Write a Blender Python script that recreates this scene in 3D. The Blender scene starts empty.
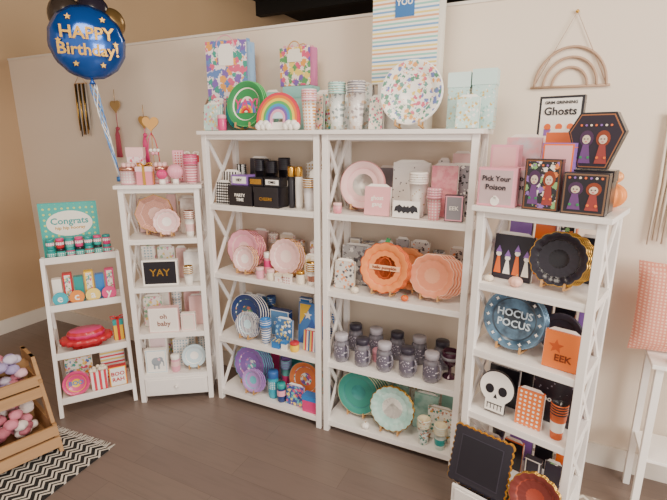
import bpy, math, random
from mathutils import Matrix, Vector
RND=random.Random(7)
pi=math.pi
def T(x,y,z): return Matrix.Translation((x,y,z))
def Rx(a): return Matrix.Rotation(a,4,'X')
def Ry(a): return Matrix.Rotation(a,4,'Y')
def Rz(a): return Matrix.Rotation(a,4,'Z')
def frame(ox,oy,deg,z=0): return T(ox,oy,z)@Rz(math.radians(deg))
# ---------------------------------------------------------------- materials
def lin(h):
    h=h.lstrip('#'); o=[int(h[i:i+2],16)/255 for i in (0,2,4)]
    g=.3*o[0]+.59*o[1]+.11*o[2]; o=[c+(g-c)*.10 for c in o]      # slightly muted inks
    o=[c/12.92 if c<=.04045 else ((c+.055)/1.055)**2.4 for c in o]
    return (*o,1)
MC={}
def newmat(name):
    m=bpy.data.materials.new(name); m.use_nodes=True
    b=m.node_tree.nodes['Principled BSDF']
    if 'print' in name or 'dots' in name:   # cellophane-wrapped paper goods
        b.inputs['Coat Weight'].default_value=.5; b.inputs['Coat Roughness'].default_value=.14
    return m,m.node_tree.nodes,m.node_tree.links,b
def mat(h,rough=.45,metal=0,coat=0,trans=0,alpha=1):
    k=('s',h,rough,metal,coat,trans,alpha)
    if k in MC: return MC[k]
    m,n,l,b=newmat('paint_'+h.strip('#'))
    b.inputs['Base Color'].default_value=lin(h); b.inputs['Roughness'].default_value=rough
    b.inputs['Metallic'].default_value=metal; b.inputs['Coat Weight'].default_value=coat
    b.inputs['Transmission Weight'].default_value=trans; b.inputs['Alpha'].default_value=alpha
    nz=n.new('ShaderNodeTexNoise'); nz.inputs['Scale'].default_value=60
    bp=n.new('ShaderNodeBump'); bp.inputs['Strength'].default_value=.04
    l.new(nz.outputs['Fac'],bp.inputs['Height']); l.new(bp.outputs['Normal'],b.inputs['Normal'])
    MC[k]=m; return m
def coords(n,l,sx,sy,sz):
    tc=n.new('ShaderNodeTexCoord'); mp=n.new('ShaderNodeMapping')
    mp.inputs['Scale'].default_value=(sx,sy,sz); l.new(tc.outputs['Object'],mp.inputs['Vector']); return mp.outputs['Vector']
def ramp(n,cols,interp='CONSTANT'):
    r=n.new('ShaderNodeValToRGB'); cr=r.color_ramp; cr.interpolation=interp
    while len(cr.elements)<len(cols): cr.elements.new(1)
    for i,c in enumerate(cols):
        cr.elements[i].position=i/len(cols); cr.elements[i].color=lin(c)
    return r
def mth(n,l,op,a,b=None):
    m=n.new('ShaderNodeMath'); m.operation=op
    for i,x in enumerate((a,b)):
        if x is None: continue
        if isinstance(x,(int,float)): m.inputs[i].default_value=x
        else: l.new(x,m.inputs[i])
    return m.outputs[0]
def dots(base,dot,s=60,thr=.3,rnd=0,rough=.4):
    k=('d',base,dot,s,thr,rnd)
    if k in MC: return MC[k]
    m,n,l,b=newmat('polka_dots'); v=n.new('ShaderNodeTexVoronoi'); v.inputs['Scale'].default_value=1; v.inputs['Randomness'].default_value=rnd
    l.new(coords(n,l,s,0,s),v.inputs['Vector'])
    f=mth(n,l,'LESS_THAN',v.outputs['Distance'],thr)
    mx=n.new('ShaderNodeMix'); mx.data_type='RGBA'; mx.inputs[6].default_value=lin(base); mx.inputs[7].default_value=lin(dot)
    l.new(f,mx.inputs[0]); l.new(mx.outputs[2],b.inputs['Base Color']); b.inputs['Roughness'].default_value=rough
    MC[k]=m; return m
def floral(base,pal,s=40,thr=.42,rough=.4):
    k=('f',base,tuple(pal),s,thr)
    if k in MC: return MC[k]
    m,n,l,b=newmat('floral_print'); v=n.new('ShaderNodeTexVoronoi'); v.inputs['Scale'].default_value=1
    vec=coords(n,l,s,0,s); nz=n.new('ShaderNodeTexNoise'); nz.inputs['Scale'].default_value=2.5; l.new(vec,nz.inputs['Vector'])
    va=n.new('ShaderNodeVectorMath'); va.operation='ADD'; l.new(vec,va.inputs[0]); l.new(nz.outputs['Color'],va.inputs[1]); l.new(va.outputs[0],v.inputs['Vector'])
    f=mth(n,l,'LESS_THAN',v.outputs['Distance'],thr); r=ramp(n,pal)
    sp=n.new('ShaderNodeSeparateColor'); l.new(v.outputs['Color'],sp.inputs[0]); l.new(sp.outputs[0],r.inputs[0])
    mx=n.new('ShaderNodeMix'); mx.data_type='RGBA'; mx.inputs[6].default_value=lin(base)
    l.new(f,mx.inputs[0]); l.new(r.outputs[0],mx.inputs[7]); l.new(mx.outputs[2],b.inputs['Base Color']); b.inputs['Roughness'].default_value=rough
    MC[k]=m; return m
def stripes(cols,s=20,axis=2,rough=.45):
    k=('st',tuple(cols),s,axis)
    if k in MC: return MC[k]
    m,n,l,b=newmat('striped_print'); sp=n.new('ShaderNodeSeparateXYZ'); l.new(coords(n,l,s,s,s),sp.inputs[0])
    f=mth(n,l,'FRACT',sp.outputs[axis]); r=ramp(n,cols); l.new(f,r.inputs[0]); l.new(r.outputs[0],b.inputs['Base Color']); b.inputs['Roughness'].default_value=rough
    MC[k]=m; return m
def marble(a,b2,s=9,rough=.35):
    k=('m',a,b2,s)
    if k in MC: return MC[k]
    m,n,l,b=newmat('mottled_print'); z=n.new('ShaderNodeTexNoise'); z.inputs['Scale'].default_value=s; z.inputs['Detail'].default_value=6
    l.new(coords(n,l,1,1,1),z.inputs['Vector']); r=n.new('ShaderNodeValToRGB'); r.color_ramp.elements[0].position=.4; r.color_ramp.elements[1].position=.6
    r.color_ramp.elements[0].color=lin(a); r.color_ramp.elements[1].color=lin(b2)
    l.new(z.outputs['Fac'],r.inputs[0]); l.new(r.outputs[0],b.inputs['Base Color']); b.inputs['Roughness'].default_value=rough
    MC[k]=m; return m
def wallmat(name,h,h2):
    m,n,l,b=newmat(name); z=n.new('ShaderNodeTexNoise'); z.inputs['Scale'].default_value=.6; z.inputs['Detail'].default_value=3
    l.new(coords(n,l,1,1,1),z.inputs['Vector']); r=ramp(n,[h,h2],'LINEAR'); l.new(z.outputs['Fac'],r.inputs[0]); l.new(r.outputs[0],b.inputs['Base Color'])
    z2=n.new('ShaderNodeTexNoise'); z2.inputs['Scale'].default_value=140; bp=n.new('ShaderNodeBump'); bp.inputs['Strength'].default_value=.06
    l.new(coords(n,l,1,1,1),z2.inputs['Vector']); l.new(z2.outputs['Fac'],bp.inputs['Height']); l.new(bp.outputs['Normal'],b.inputs['Normal']); b.inputs['Roughness'].default_value=.85
    return m
def floormat():
    m,n,l,b=newmat('vinyl_plank'); v=coords(n,l,1,1,1)
    br=n.new('ShaderNodeTexBrick'); br.inputs['Scale'].default_value=1; br.inputs['Brick Width'].default_value=1.1; br.inputs['Row Height'].default_value=.16
    br.inputs['Mortar Size'].default_value=.0012; br.inputs['Color1'].default_value=lin('#74625a'); br.inputs['Color2'].default_value=lin('#7a685e'); br.inputs['Mortar'].default_value=lin('#625249')
    l.new(v,br.inputs['Vector']); z=n.new('ShaderNodeTexNoise'); z.inputs['Scale'].default_value=3; z.inputs['Detail'].default_value=8
    l.new(coords(n,l,1,14,1),z.inputs['Vector']); r=ramp(n,['#9a9a9a','#ffffff'],'LINEAR'); l.new(z.outputs['Fac'],r.inputs[0])
    mx=n.new('ShaderNodeMix'); mx.data_type='RGBA'; mx.blend_type='MULTIPLY'; mx.inputs[0].default_value=.45
    l.new(br.outputs['Color'],mx.inputs[6]); l.new(r.outputs[0],mx.inputs[7]); l.new(mx.outputs[2],b.inputs['Base Color']); b.inputs['Roughness'].default_value=.36
    return m
def rugmat(a='#1f1d1d',c='#d8cfc2',s=14):
    m,n,l,b=newmat('chevron_weave'); sp=n.new('ShaderNodeSeparateXYZ'); l.new(coords(n,l,s,s,s),sp.inputs[0])
    q=mth(n,l,'ABSOLUTE',mth(n,l,'SUBTRACT',mth(n,l,'FRACT',sp.outputs[0]),.5)); y=mth(n,l,'ADD',sp.outputs[1],q)
    r=ramp(n,[a,a,c,a,c]); l.new(mth(n,l,'FRACT',y),r.inputs[0]); l.new(r.outputs[0],b.inputs['Base Color']); b.inputs['Roughness'].default_value=.95
    return m
def woodmat(a,b2,s=3):
    k=('w',a,b2,s)
    if k in MC: return MC[k]
    m,n,l,b=newmat('wood_grain'); z=n.new('ShaderNodeTexNoise'); z.inputs['Scale'].default_value=s; z.inputs['Detail'].default_value=6
    l.new(coords(n,l,1,12,12),z.inputs['Vector']); r=ramp(n,[a,b2],'LINEAR'); l.new(z.outputs['Fac'],r.inputs[0]); l.new(r.outputs[0],b.inputs['Base Color']); b.inputs['Roughness'].default_value=.6
    MC[k]=m; return m
# ---------------------------------------------------------------- mesh builder
class MB:
    def __init__(s): s.v=[];s.f=[];s.m=[];s.s=[];s.mats=[]
    def mi(s,m):
        if m not in s.mats: s.mats.append(m)
        return s.mats.index(m)
    def add(s,vs,fs,m,M=None,sm=False):
        o=len(s.v); M=M or Matrix()
        s.v+= [M@Vector(p) for p in vs]
        for i,f in enumerate(fs):
            s.f.append([o+j for j in f]); s.m.append(s.mi(m[i] if isinstance(m,list) else m)); s.s.append(sm)
        return s
    def box(s,x0,x1,y0,y1,z0,z1,m,M=None,front=None,tx=0,ty=0):
        vs=[(x0,y0,z0),(x1,y0,z0),(x1,y1,z0),(x0,y1,z0),(x0-tx,y0-ty,z1),(x1+tx,y0-ty,z1),(x1+tx,y1+ty,z1),(x0-tx,y1+ty,z1)]
        fs=[(0,3,2,1),(4,5,6,7),(0,1,5,4),(1,2,6,5),(2,3,7,6),(3,0,4,7)]
        ms=[m,m,front or m,m,m,m]
        return s.add(vs,fs,ms,M)
    def prism(s,pts,y0,y1,m,M=None,side=None):
        n=len(pts); vs=[(p[0],y0,p[1]) for p in pts]+[(p[0],y1,p[1]) for p in pts]
        fs=[tuple(range(n)),tuple(range(2*n-1,n-1,-1))]+[(i,n+i,n+(i+1)%n,(i+1)%n) for i in range(n)]
        return s.add(vs,fs,[m,m]+[side or m]*n,M)
    def lathe(s,prof,m,seg=20,M=None,rf=None,sm=True):
        vs=[];fs=[];ms=[]
        for r,z in prof:
            for i in range(seg):
                a=2*pi*i/seg; k=rf(a) if rf else 1
                vs.append((r*k*math.cos(a),r*k*math.sin(a),z))
        for j in range(len(prof)-1):
            for i in range(seg):
                k=(i+1)%seg; fs.append((j*seg+i,j*seg+k,(j+1)*seg+k,(j+1)*seg+i)); ms.append(m[j] if isinstance(m,list) else m)
        if prof[0][0]>1e-5: fs.append(tuple(range(seg-1,-1,-1))); ms.append(ms[0])
        if prof[-1][0]>1e-5: fs.append(tuple((len(prof)-1)*seg+i for i in range(seg))); ms.append(ms[-2 if prof[0][0]>1e-5 else -1])
        return s.add(vs,fs,ms,M,sm)
    def ball(s,c,r,m,sq=1,seg=14,rings=8,M=None,rf=None):
        pr=[(max(1e-6,r*math.sin(pi*i/rings)),-r*sq*math.cos(pi*i/rings)) for i in range(rings+1)]
        return s.lathe(pr,m,seg,(M or Matrix())@T(*c),rf)
    def tube(s,pts,r,m,seg=6,M=None,closed=False):
        vs=[];fs=[];n=len(pts); P=[Vector(p) for p in pts]
        for i,p in enumerate(P):
            a=P[(i-1)%n] if (i>0 or closed) else p; b=P[(i+1)%n] if (i<n-1 or closed) else p
            d=(b-a).normalized(); u=d.cross(Vector((0,1,0)) if abs(d.y)<.9 else Vector((1,0,0))).normalized(); w=d.cross(u)
            rr=r[i] if isinstance(r,list) else r
            for k in range(seg):
                t=2*pi*k/seg; vs.append(tuple(p+u*rr*math.cos(t)+w*rr*math.sin(t)))
        for i in range(n if closed else n-1):
            j=(i+1)%n
            for k in range(seg): fs.append((i*seg+k,i*seg+(k+1)%seg,j*seg+(k+1)%seg,j*seg+k))
        if not closed: fs+= [tuple(range(seg-1,-1,-1)),tuple((n-1)*seg+k for k in range(seg))]
        return s.add(vs,fs,m,M,True)
    def bar(s,a,b,w,m,t=None):
        a=Vector(a);b=Vector(b);d=b-a;L=d.length; t=t or w
        q=d.to_track_quat('Z','Y').to_matrix().to_4x4()
        return s.box(-w/2,w/2,-t/2,t/2,0,L,m,T(*a)@q)
    def text(s,tx,size,m,x=0,y=0,z=0,ext=.0008,M=None):
        c=bpy.data.curves.new('t','FONT'); c.body=tx; c.size=size; c.align_x='CENTER'; c.align_y='CENTER'; c.extrude=ext; c.offset=size*.02; c.resolution_u=2
        o=bpy.data.objects.new('t',c); me=o.to_mesh()
        vs=[tuple(v.co) for v in me.vertices]; fs=[tuple(p.vertices) for p in me.polygons]
        o.to_mesh_clear(); bpy.data.objects.remove(o); bpy.data.curves.remove(c)
        return s.add(vs,fs,m,(M or Matrix())@T(x,y,z)@Rx(pi/2))
def obj(mb,name,M,bevel=0):
    me=bpy.data.meshes.new(name); me.from_pydata([tuple(v) for v in mb.v],[],mb.f)
    for m in mb.mats: me.materials.append(m)
    me.polygons.foreach_set('material_index',mb.m); me.polygons.foreach_set('use_smooth',mb.s); me.validate(); me.update()
    o=bpy.data.objects.new(name,me); bpy.context.scene.collection.objects.link(o); o.matrix_world=M
    if bevel:
        b=o.modifiers.new('bevel','BEVEL'); b.width=bevel; b.segments=2; b.limit_method='ANGLE'
    return o
THEME=''
GEN={'napkin_pack','paper_cup_stack','gift_box','paper_plate_stack','candle_jar','card_box','gift_carton'}
def put(mb,name,F,u,v,z,yaw=0,tilt=0,bevel=0):
    if name in GEN and THEME: name=THEME+'_'+name
    if tilt:
        R=Rx(-math.radians(tilt)); mb.v=[R@p for p in mb.v]
    mz=min(p.z for p in mb.v); mb.v=[p-Vector((0,0,mz)) for p in mb.v]
    return obj(mb,name,F@T(u,v,z+.001)@Rz(math.radians(yaw)),bevel)
# palette
WHITE=mat('#f4ede7',.4); PAPER=mat('#f5efe6',.7); GOLD=mat('#d9a441',.25,.9); RGOLD=mat('#d99b86',.25,.8); BLACK=mat('#1d1a22',.3,0,.3)
PINK=mat('#f2a0b4',.4,0,.3); BLUSH=mat('#f3c3c0',.45,0,.3); ORANGE=mat('#f2691d',.4,0,.3); MINT=mat('#9fd8cc',.45,0,.3); TEAL=mat('#1f9d9a',.4,0,.3); NAVY=mat('#1f3a78',.4,0,.3); YEL=mat('#f6c52e',.45)
RED=mat('#d3232f',.4,0,.3); PURP=mat('#8d62b8',.4,0,.3); GREEN=mat('#2f8f4e',.45); BLUE=mat('#2c7fd0',.4,0,.3); PEACH=mat('#f5a47e',.45); GREY=mat('#8d8a92',.5,0,.3); CREAM=mat('#efe0c8',.6); HOT=mat('#e63980',.4,0,.3)
EASEL=woodmat('#a9743f','#c9965a'); TEXTW=mat('#fbf5ec',.5,0,.2)
# ---------------------------------------------------------------- item makers
def plate(R,mc,mr,n=1,sc=0,amp=.04,dx=0,easel=True,label=None,lm=None,ls=.3,edge=None,poly=0,motif=None):
    mb=MB(); seg=8*poly if poly else (sc*6 if sc else 40)
    if poly:
        def rf(a):
            s=2*pi/poly; t=(a%s)-s/2; return math.cos(s/2)/math.cos(t)
    elif sc: rf=lambda a:1-amp+amp*abs(math.sin(a*sc/2))*2*.5
    else: rf=None
    for i in range(n):
        Mx=T(dx*i,.009*i,R)@Rx(pi/2)
        mb.lathe([(1e-5,0),(.66*R,0),(.72*R,.009),(.97*R,.016),(R,.016),(R,.013),(.7*R,.003),(1e-5,-.003)],[mc,mc,mr,edge or mr,edge or mr,mr,mr],seg,Mx,rf,sm=not poly)
    if label:
        L=label.split('|')
        for j,t in enumerate(L): mb.text(t,ls*R,lm or BLACK,0,-.003,R+(len(L)/2-.5-j)*ls*R*1.02)
    if motif: motif(mb,R)
    if easel:
        for sx in(-1,1):
            x=sx*.38*R; k=.009*n+.008
            mb.box(x-.004,x+.004,k,k+.008,0,1.25*R,EASEL)
            mb.box(x-.004,x+.004,-.03,k+.03,-.008,0,EASEL); mb.box(x-.004,x+.004,-.034,-.026,-.008,.022,EASEL)
        mb.box(-.38*R,.38*R,k,k+.006,.5*R,.5*R+.008,EASEL)
    return mb
def napkins(w,h,t,front,edge,label=None,lm=None,ls=.25,motif=None):
    mb=MB(); n=4
    for i in range(n):
        y0=t*i/n; ins=.002*(i%2); mb.box(-w/2+ins,w/2-ins,y0,y0+t/n*.92,ins,h-ins,edge,front=front if i==0 else None)
    mb.box(-w*.5-.004,-w*.5,t*.4,t*.45,0,h,TEXTW); mb.box(w*.5,w*.5+.004,t*.4,t*.45,0,h,TEXTW)
    mb.prism([(-w*.46,h),(w*.46,h),(w*.3,h+.014),(-w*.3,h+.014)],t*.4,t*.46,TEXTW)
    if label:
        L=label.split('|')
        for j,tx in enumerate(L): mb.text(tx,ls*w,lm or BLACK,0,-.001,h/2+(len(L)/2-.5-j)*ls*w*1.05)
    if motif: motif(mb,w,h)
    return mb
def cups(r,h,n,m,rim,band=None,tops=True):
    mb=MB(); b=band or m
    pr=[(1e-5,0),(r*.7,0),(r*.79,h*.3),(r*.9,h*.7),(r,h)]; ms=[m,m,b,m]
    for i in range(n):
        z=h+i*.012; pr+=[(r*1.02,z),(r*1.07,z+.003),(r*1.02,z+.007),(r*.99,z+.012)]; ms+=[rim,rim,rim,m]
    pr+=[(r*.9,h+n*.012-.01),(1e-5,h+n*.012-.03)]; ms+=[rim,rim]
    mb.lathe(pr,ms,22); return mb
def gift_bag(w,h,d,front,side,hm,tissue=None,tag=None,label=None,hh=.06):
    mb=MB()
    mb.prism([(-w/2,0),(w/2,0),(w/2,h),(-w/2,h)],-d/2,-d/2+.002,front); mb.prism([(-w/2,0),(w/2,0),(w/2,h),(-w/2,h)],d/2-.002,d/2,front)
    for sx in(-1,1):
        x=sx*w/2; g=x-sx*.018
        mb.add([(x,-d/2,0),(x,0,0),(x,d/2,0),(x,-d/2,h),(g,0,h),(x,d/2,h)],[(0,1,4,3),(1,2,5,4)],side)
    mb.box(-w/2,w/2,-d/2,d/2,0,.003,side)
    for y in(-d/2-.003,d/2+.003):
        mb.tube([(w*.22*math.cos(pi-pi*i/12),y,h-.03+ (hh*math.sin(pi*i/12))) for i in range(13)],.003,hm)
        for sx in(-1,1): mb.ball((sx*w*.22,y,h-.03),.006,hm,1,8,5)
    if tissue:
        for i in range(9):
            x=-w*.4+w*.1*i; mb.prism([(x-w*.08,h-.06),(x+w*.08,h-.06),(x+w*.05,h+.005+.02*RND.random()),(x-w*.03,h+.01+.015*RND.random())],-.02+.005*i,-.018+.005*i,tissue)
    if tag: mb.prism([(-.05,h*.62),(.05,h*.62),(.05,h*.88),(.03,h*.95),(-.03,h*.95),(-.05,h*.88)],-d/2-.004,-d/2-.001,tag)
    if label: mb.text(label,.04,TEXTW if tag else NAVY,0,-d/2-.005,h*.75)
    return mb
def gift_box(w,d,h,m,lid=None,rib=None,label=None,lm=None,ls=.2,front=None):
    mb=MB(); mb.box(-w/2,w/2,-d/2,d/2,0,h*.78,m,front=front); mb.box(-w/2-.003,w/2+.003,-d/2-.003,d/2+.003,h*.74,h,lid or m)
    if rib:
        mb.box(-.008,.008,-d/2-.005,d/2+.005,0,h+.002,rib); mb.box(-w/2-.005,w/2+.005,-.008,.008,0,h+.002,rib)
        for s in(-1,1): mb.tube([(0,0,h),(s*.02,0,h+.02),(s*.045,0,h+.018),(s*.04,0,h+.004),(0,0,h)],.005,rib)
    if label:
        L=label.split('|')
        for j,t in enumerate(L): mb.text(t,ls*w,lm or TEXTW,0,-d/2-.005,h*.42+(len(L)/2-.5-j)*ls*w*1.05)
    return mb
def card_box(w,d,h,front,m,label=None,lm=None,ls=.18,motif=None,border=None):
    mb=MB(); mb.box(-w/2,w/2,-d/2,d/2,0,h,m)
    if border: mb.box(-w/2+.004,w/2-.004,-d/2-.001,-d/2,.004,h-.004,border)
    mb.box(-w/2+.01,w/2-.01,-d/2-.002,-d/2-.001,.01,h-.01,front)
    mb.box(-w/2-.001,w/2+.001,-d/2-.0015,d/2+.001,h*.93,h*.94,border or m)
    if label:
        L=label.split('|')
        for j,t in enumerate(L): mb.text(t,ls*w,lm or BLACK,0,-d/2-.004,h*.5+(len(L)/2-.5-j)*ls*w*1.1)
    if motif: motif(mb,w,h,-d/2-.004)
    return mb
def pot(r,h,m,lid,lab=None):
    mb=MB(); mb.lathe([(1e-5,0),(r*.85,0),(r*.95,h*.1),(r,h*.35),(r,h*.65),(r*.95,h*.75),(r*.98,h*.76),(r*.98,h*.95),(r*.9,h),(1e-5,h)],[m,m,m,lab or m,m,m,lid,lid,lid],18); return mb
def jar_mug(r,h,glass,lid,lab):
    mb=MB(); mb.lathe([(1e-5,0),(r*.9,0),(r,h*.08),(r,h*.2),(r,h*.62),(r*.95,h*.72),(r*.8,h*.8),(r*.86,h*.81),(r*.86,h*.98),(r*.8,h),(1e-5,h)],[glass,glass,glass,lab,glass,glass,lid,lid,lid,lid],22)
    mb.tube([(r*.95,0,h*.66),(r*1.35,0,h*.66),(r*1.5,0,h*.5),(r*1.45,0,h*.3),(r*1.3,0,h*.2),(r*.95,0,h*.2)],.006,glass)
    return mb
def pumpkin(r,m,stem):
    mb=MB(); mb.ball((0,0,r*.75),r,m,.75,40,10,rf=lambda a:1-.1*abs(math.cos(a*4))); mb.tube([(0,0,r*1.35),(r*.05,0,r*1.6),(r*.2,0,r*1.8)],[r*.14,r*.1,r*.08],stem); return mb
def heart_pts(s,cx=0,cz=0,n=26):
    o=[]
    for i in range(n):
        t=2*pi*i/n; o.append((cx+s*16*math.sin(t)**3/17,cz+s*(13*math.cos(t)-5*math.cos(2*t)-2*math.cos(3*t)-math.cos(4*t))/17))
    return o
def circ(cx,cz,r,n=20,a0=0,a1=2*pi,rz=None):
    return [(cx+r*math.cos(a0+(a1-a0)*i/n),cz+(rz or r)*math.sin(a0+(a1-a0)*i/n)) for i in range(n+(0 if a1-a0>6.28 else 1))]
def arch(cx,cz,r0,r1,n=16):
    return circ(cx,cz,r1,n,0,pi)+circ(cx,cz,r0,n,pi,0)
def star_pts(cx,cz,r,k=5,q=.45):
    return [(cx+(r if i%2==0 else r*q)*math.sin(pi*i/k),cz+(r if i%2==0 else r*q)*math.cos(pi*i/k)) for i in range(2*k)]
DP=['#e8537d','#f2a03d','#3fa6a0','#5a7fc4','#f4d35e','#7fb069']
PAL={
 'pastel':[lambda:floral('#f7efe9',DP,55,.45),lambda:dots('#fdf3ee','#e98aa5',60,.3),lambda:MINT,lambda:stripes(['#f7f3ee','#f3b0c0','#f7f3ee','#a8d8d0'],30),lambda:YEL],
 'black_and_white':[lambda:BLACK,lambda:dots('#17151a','#f7f3ee',60,.3),lambda:stripes(['#f7f3ee','#17151a'],45,0),lambda:TEXTW,lambda:mat('#3a3440')],
 'blush':[lambda:BLUSH,lambda:floral('#f8ece6',['#d9a441','#e9b1a8','#c58a7a'],45,.4),lambda:dots('#f7e6e1','#d98f8f',60,.3),lambda:CREAM,lambda:PINK],
 'blue':[lambda:BLUE,lambda:NAVY,lambda:floral('#3b6fa8',['#f7f3ee','#8ec5e8','#f4d35e'],40),lambda:stripes(['#f7f3ee','#3a6fb5'],60),lambda:TEXTW],
 'mermaid':[lambda:PURP,lambda:TEAL,lambda:floral('#8f7ac8',['#5fc4c8','#e98ac0','#f7f3ee'],40),lambda:HOT,lambda:BLUE],
 'pink':[lambda:PINK,lambda:marble('#f3a3ab','#e77f90',40),lambda:dots('#f3ede6','#2a2730',42,.16,1),lambda:BLUSH,lambda:GREY],
 'pumpkin':[lambda:CREAM,lambda:floral('#d5cfc8',['#4e4b52','#e98a4a'],45,.4),lambda:PEACH,lambda:floral('#a8a6a8',['#4e4b52','#e6e2df','#6f6c73'],30,.4)],
 'mint':[lambda:MINT,lambda:floral('#e9e6da',['#2f8f80','#c9a24f'],45),lambda:marble('#b9dfd3','#8fc7ba',25),lambda:floral('#f0ebdf',['#c9795a','#3f8f80','#d9a441'],50)],
 'baby':[lambda:TEXTW,lambda:dots('#f7f1ea','#9bbcc8',50,.3),lambda:marble('#f4f1ee','#c9c4c2',10),lambda:BLUSH,lambda:floral('#f6eee6',['#e98aa5','#8fc7a0','#f4d35e'],40)],
 'halloween':[lambda:BLACK,lambda:floral('#1c1920',['#e87a2d','#7fb069','#8d62b8','#f0e4d8'],40,.4),lambda:mat('#35303f'),lambda:ORANGE,lambda:dots('#25212b','#8b8592',42,.16,1),lambda:PURP],
}
def fill(F,z,u0,u1,v,th,h0,h1,w0=.07,w1=.12,t=.03,small=False):
    global THEME
    old=THEME; THEME=th; u=u0; P=PAL[th]
    while u<u1-.04:
        w=min(RND.uniform(w0,w1),u1-u); h=RND.uniform(h0,h1); m=P[RND.randrange(len(P))](); m2=P[RND.randrange(len(P))]()
        q=RND.random()
        if small:
            if q<.5: put(pot(w*.42,h,m,m2),'candle_jar',F,u+w/2,v,z)
            else: put(gift_box(w*.8,.03,h,m,m2),'gift_box',F,u+w/2,v,z)
        elif q<.6 or w>.1: put(napkins(w-.012,h,t,m,m2),'napkin_pack',F,u+w/2,v,z,0,3)
        elif q<.85: put(cups(min(w,.075)/2-.004,h*.7,5,m,m2),'paper_cup_stack',F,u+w/2,v+.01,z)
        else: put(card_box(w-.01,t,h,m,m2,border=TEXTW),'card_box',F,u+w/2,v+t/2,z)
        u+=w+.004
    THEME=old
# ---------------------------------------------------------------- furniture
def shelf_unit(name,F,w,d,h,levels,drawer=False,open_by=0):
    mb=MB(); p=.032
    for x in(0,w-p):
        for y in(0,d-p): mb.box(x,x+p,y,y+p,0,h-.02,WHITE)
    mb.box(-.018,w+.018,-.018,d+.012,h-.022,h,WHITE)
    mb.box(p,w-p,.004,.022,h-.05,h-.022,WHITE)
    for z in levels:
        mb.box(.004,w-.004,.003,d-.003,z-.018,z,WHITE); mb.box(p,w-p,.004,.02,z-.034,z-.018,WHITE)
        for x in(.004,w-p+.004): mb.box(x,x+.024,p,d-p,z-.04,z-.018,WHITE)
    zs=list(levels)+[h-.02]
    for a,b in zip(zs[:-1],zs[1:]):
        for x in(p/2,w-p/2):
            mb.bar((x,p,a),(x,d-p,b-.03),.012,WHITE,.024); mb.bar((x+.0005,d-p,a),(x+.0005,p,b-.03),.012,WHITE,.024)
    mb.box(p,w-p,d-.02,d-.008,h-.06,h-.02,WHITE)
    if drawer:
        z1=levels[0]-.02; z0=.045
        mb.box(.005,p,p,d-p,z0,z1,WHITE); mb.box(w-p,w-.005,p,d-p,z0,z1,WHITE); mb.box(p,w-p,d-.02,d-.01,z0,z1,WHITE); mb.box(p,w-p,.02,d-.02,z0-.012,z0,WHITE)
        o=-open_by; mb.box(p+.003,w-p-.003,o,o+.014,z0+.003,z1-.004,WHITE); mb.box(p+.02,w-p-.02,o-.004,o,z0+.02,z1-.018,WHITE)
        mb.ball((w/2,o-.016,(z0+z1)/2),.011,WHITE,1,12,8); mb.box(w/2-.005,w/2+.005,o-.012,o,(z0+z1)/2-.005,(z0+z1)/2+.005,WHITE)
        for x in(p+.006,w-p-.018): mb.box(x,x+.012,o+.014,o+.26,z0+.01,z1-.03,WHITE)
        mb.box(p+.006,w-p-.006,o+.014,o+.26,z0+.005,z0+.011,WHITE)
    return obj(mb,name,F,.0015)
T1=frame(-.80,2.80,-25.9); T2=frame(-.062,2.442,-25.9); LC=frame(-1.312,2.735,8); RC=frame(.617,1.916,-40.8); LS=frame(-1.755,2.563,28)
LT=[.075,.47,.915,1.36]; LB=[.20,.50,.82,1.14]
shelf_unit('white_etagere_shelf',T1,.80,.32,1.80,LT); shelf_unit('white_etagere_shelf',T2,.80,.32,1.80,LT)
shelf_unit('white_narrow_bookcase',LC,.48,.28,1.48,LB,True); shelf_unit('white_drawer_bookcase',RC,.49,.33,1.48,LB,True,.13)
def ladder_stand():
    mb=MB(); w=.44
    for x in(0,w):
        mb.bar((x,0,0),(x,.28,1.0),.024,WHITE,.03); mb.bar((x,.50,0),(x,.31,1.0),.02,WHITE,.026); mb.bar((x,.13,.46),(x,.41,.46),.016,WHITE,.02)
    mb.bar((0,.5,.05),(w,.5,.05),.02,WHITE)
    for z,dd in((.97,.13),(.67,.17),(.37,.2),(.09,.24)):
        v=.28*z; mb.box(.012,w-.012,v,v+dd,z,z+.012,WHITE); mb.box(.012,w-.012,v-.012,v,z-.01,z+.035,WHITE); mb.box(.012,w-.012,v+dd,v+dd+.01,z,z+.03,WHITE)
    obj(mb,'white_ladder_display_stand',LS,.002)
ladder_stand()
# ---------------------------------------------------------------- room
W=frame(-.625,3.16,-25.9)
WALL=wallmat('cream_wall_paint','#dfcbb4','#e8d7c3'); BEIGE=wallmat('tan_wall_paint','#b8956f','#c2a07a'); CEIL=wallmat('dark_ceiling_paint','#26221f','#2f2a27'); TRIM=mat('#e6dccf',.5)
def slab(name,x0,x1,y0,y1,z0,z1,m): return obj(MB().box(x0,x1,y0,y1,z0,z1,m),name,W)
slab('wall_back',-2.49,4.2,0,.12,0,2.42,WALL)
slab('wall_left',-2.61,-2.49,-5,6,0,3.8,BEIGE)
slab('wall_far',-2.61,7,6,6.12,0,3.8,mat('#6b5c50',.8))
slab('floor',-2.61,7,-5,6.12,-.1,0,floormat())
slab('ceiling',-2.61,7,-5,6.12,3.8,3.9,CEIL)
slab('baseboard_back',-2.478,4.2,-.014,0,0,.13,TRIM); slab('baseboard_left',-2.49,-2.476,-5,-.014,0,.13,TRIM)
slab('trim_1',-2.49,4.2,-.006,.126,2.42,2.435,TRIM)
for i in range(4):
    slab('ceiling_beam',-2.49,7,1.0+1.4*i,1.12+1.4*i,3.6,3.8,mat('#1c1a19',.7))
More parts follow.
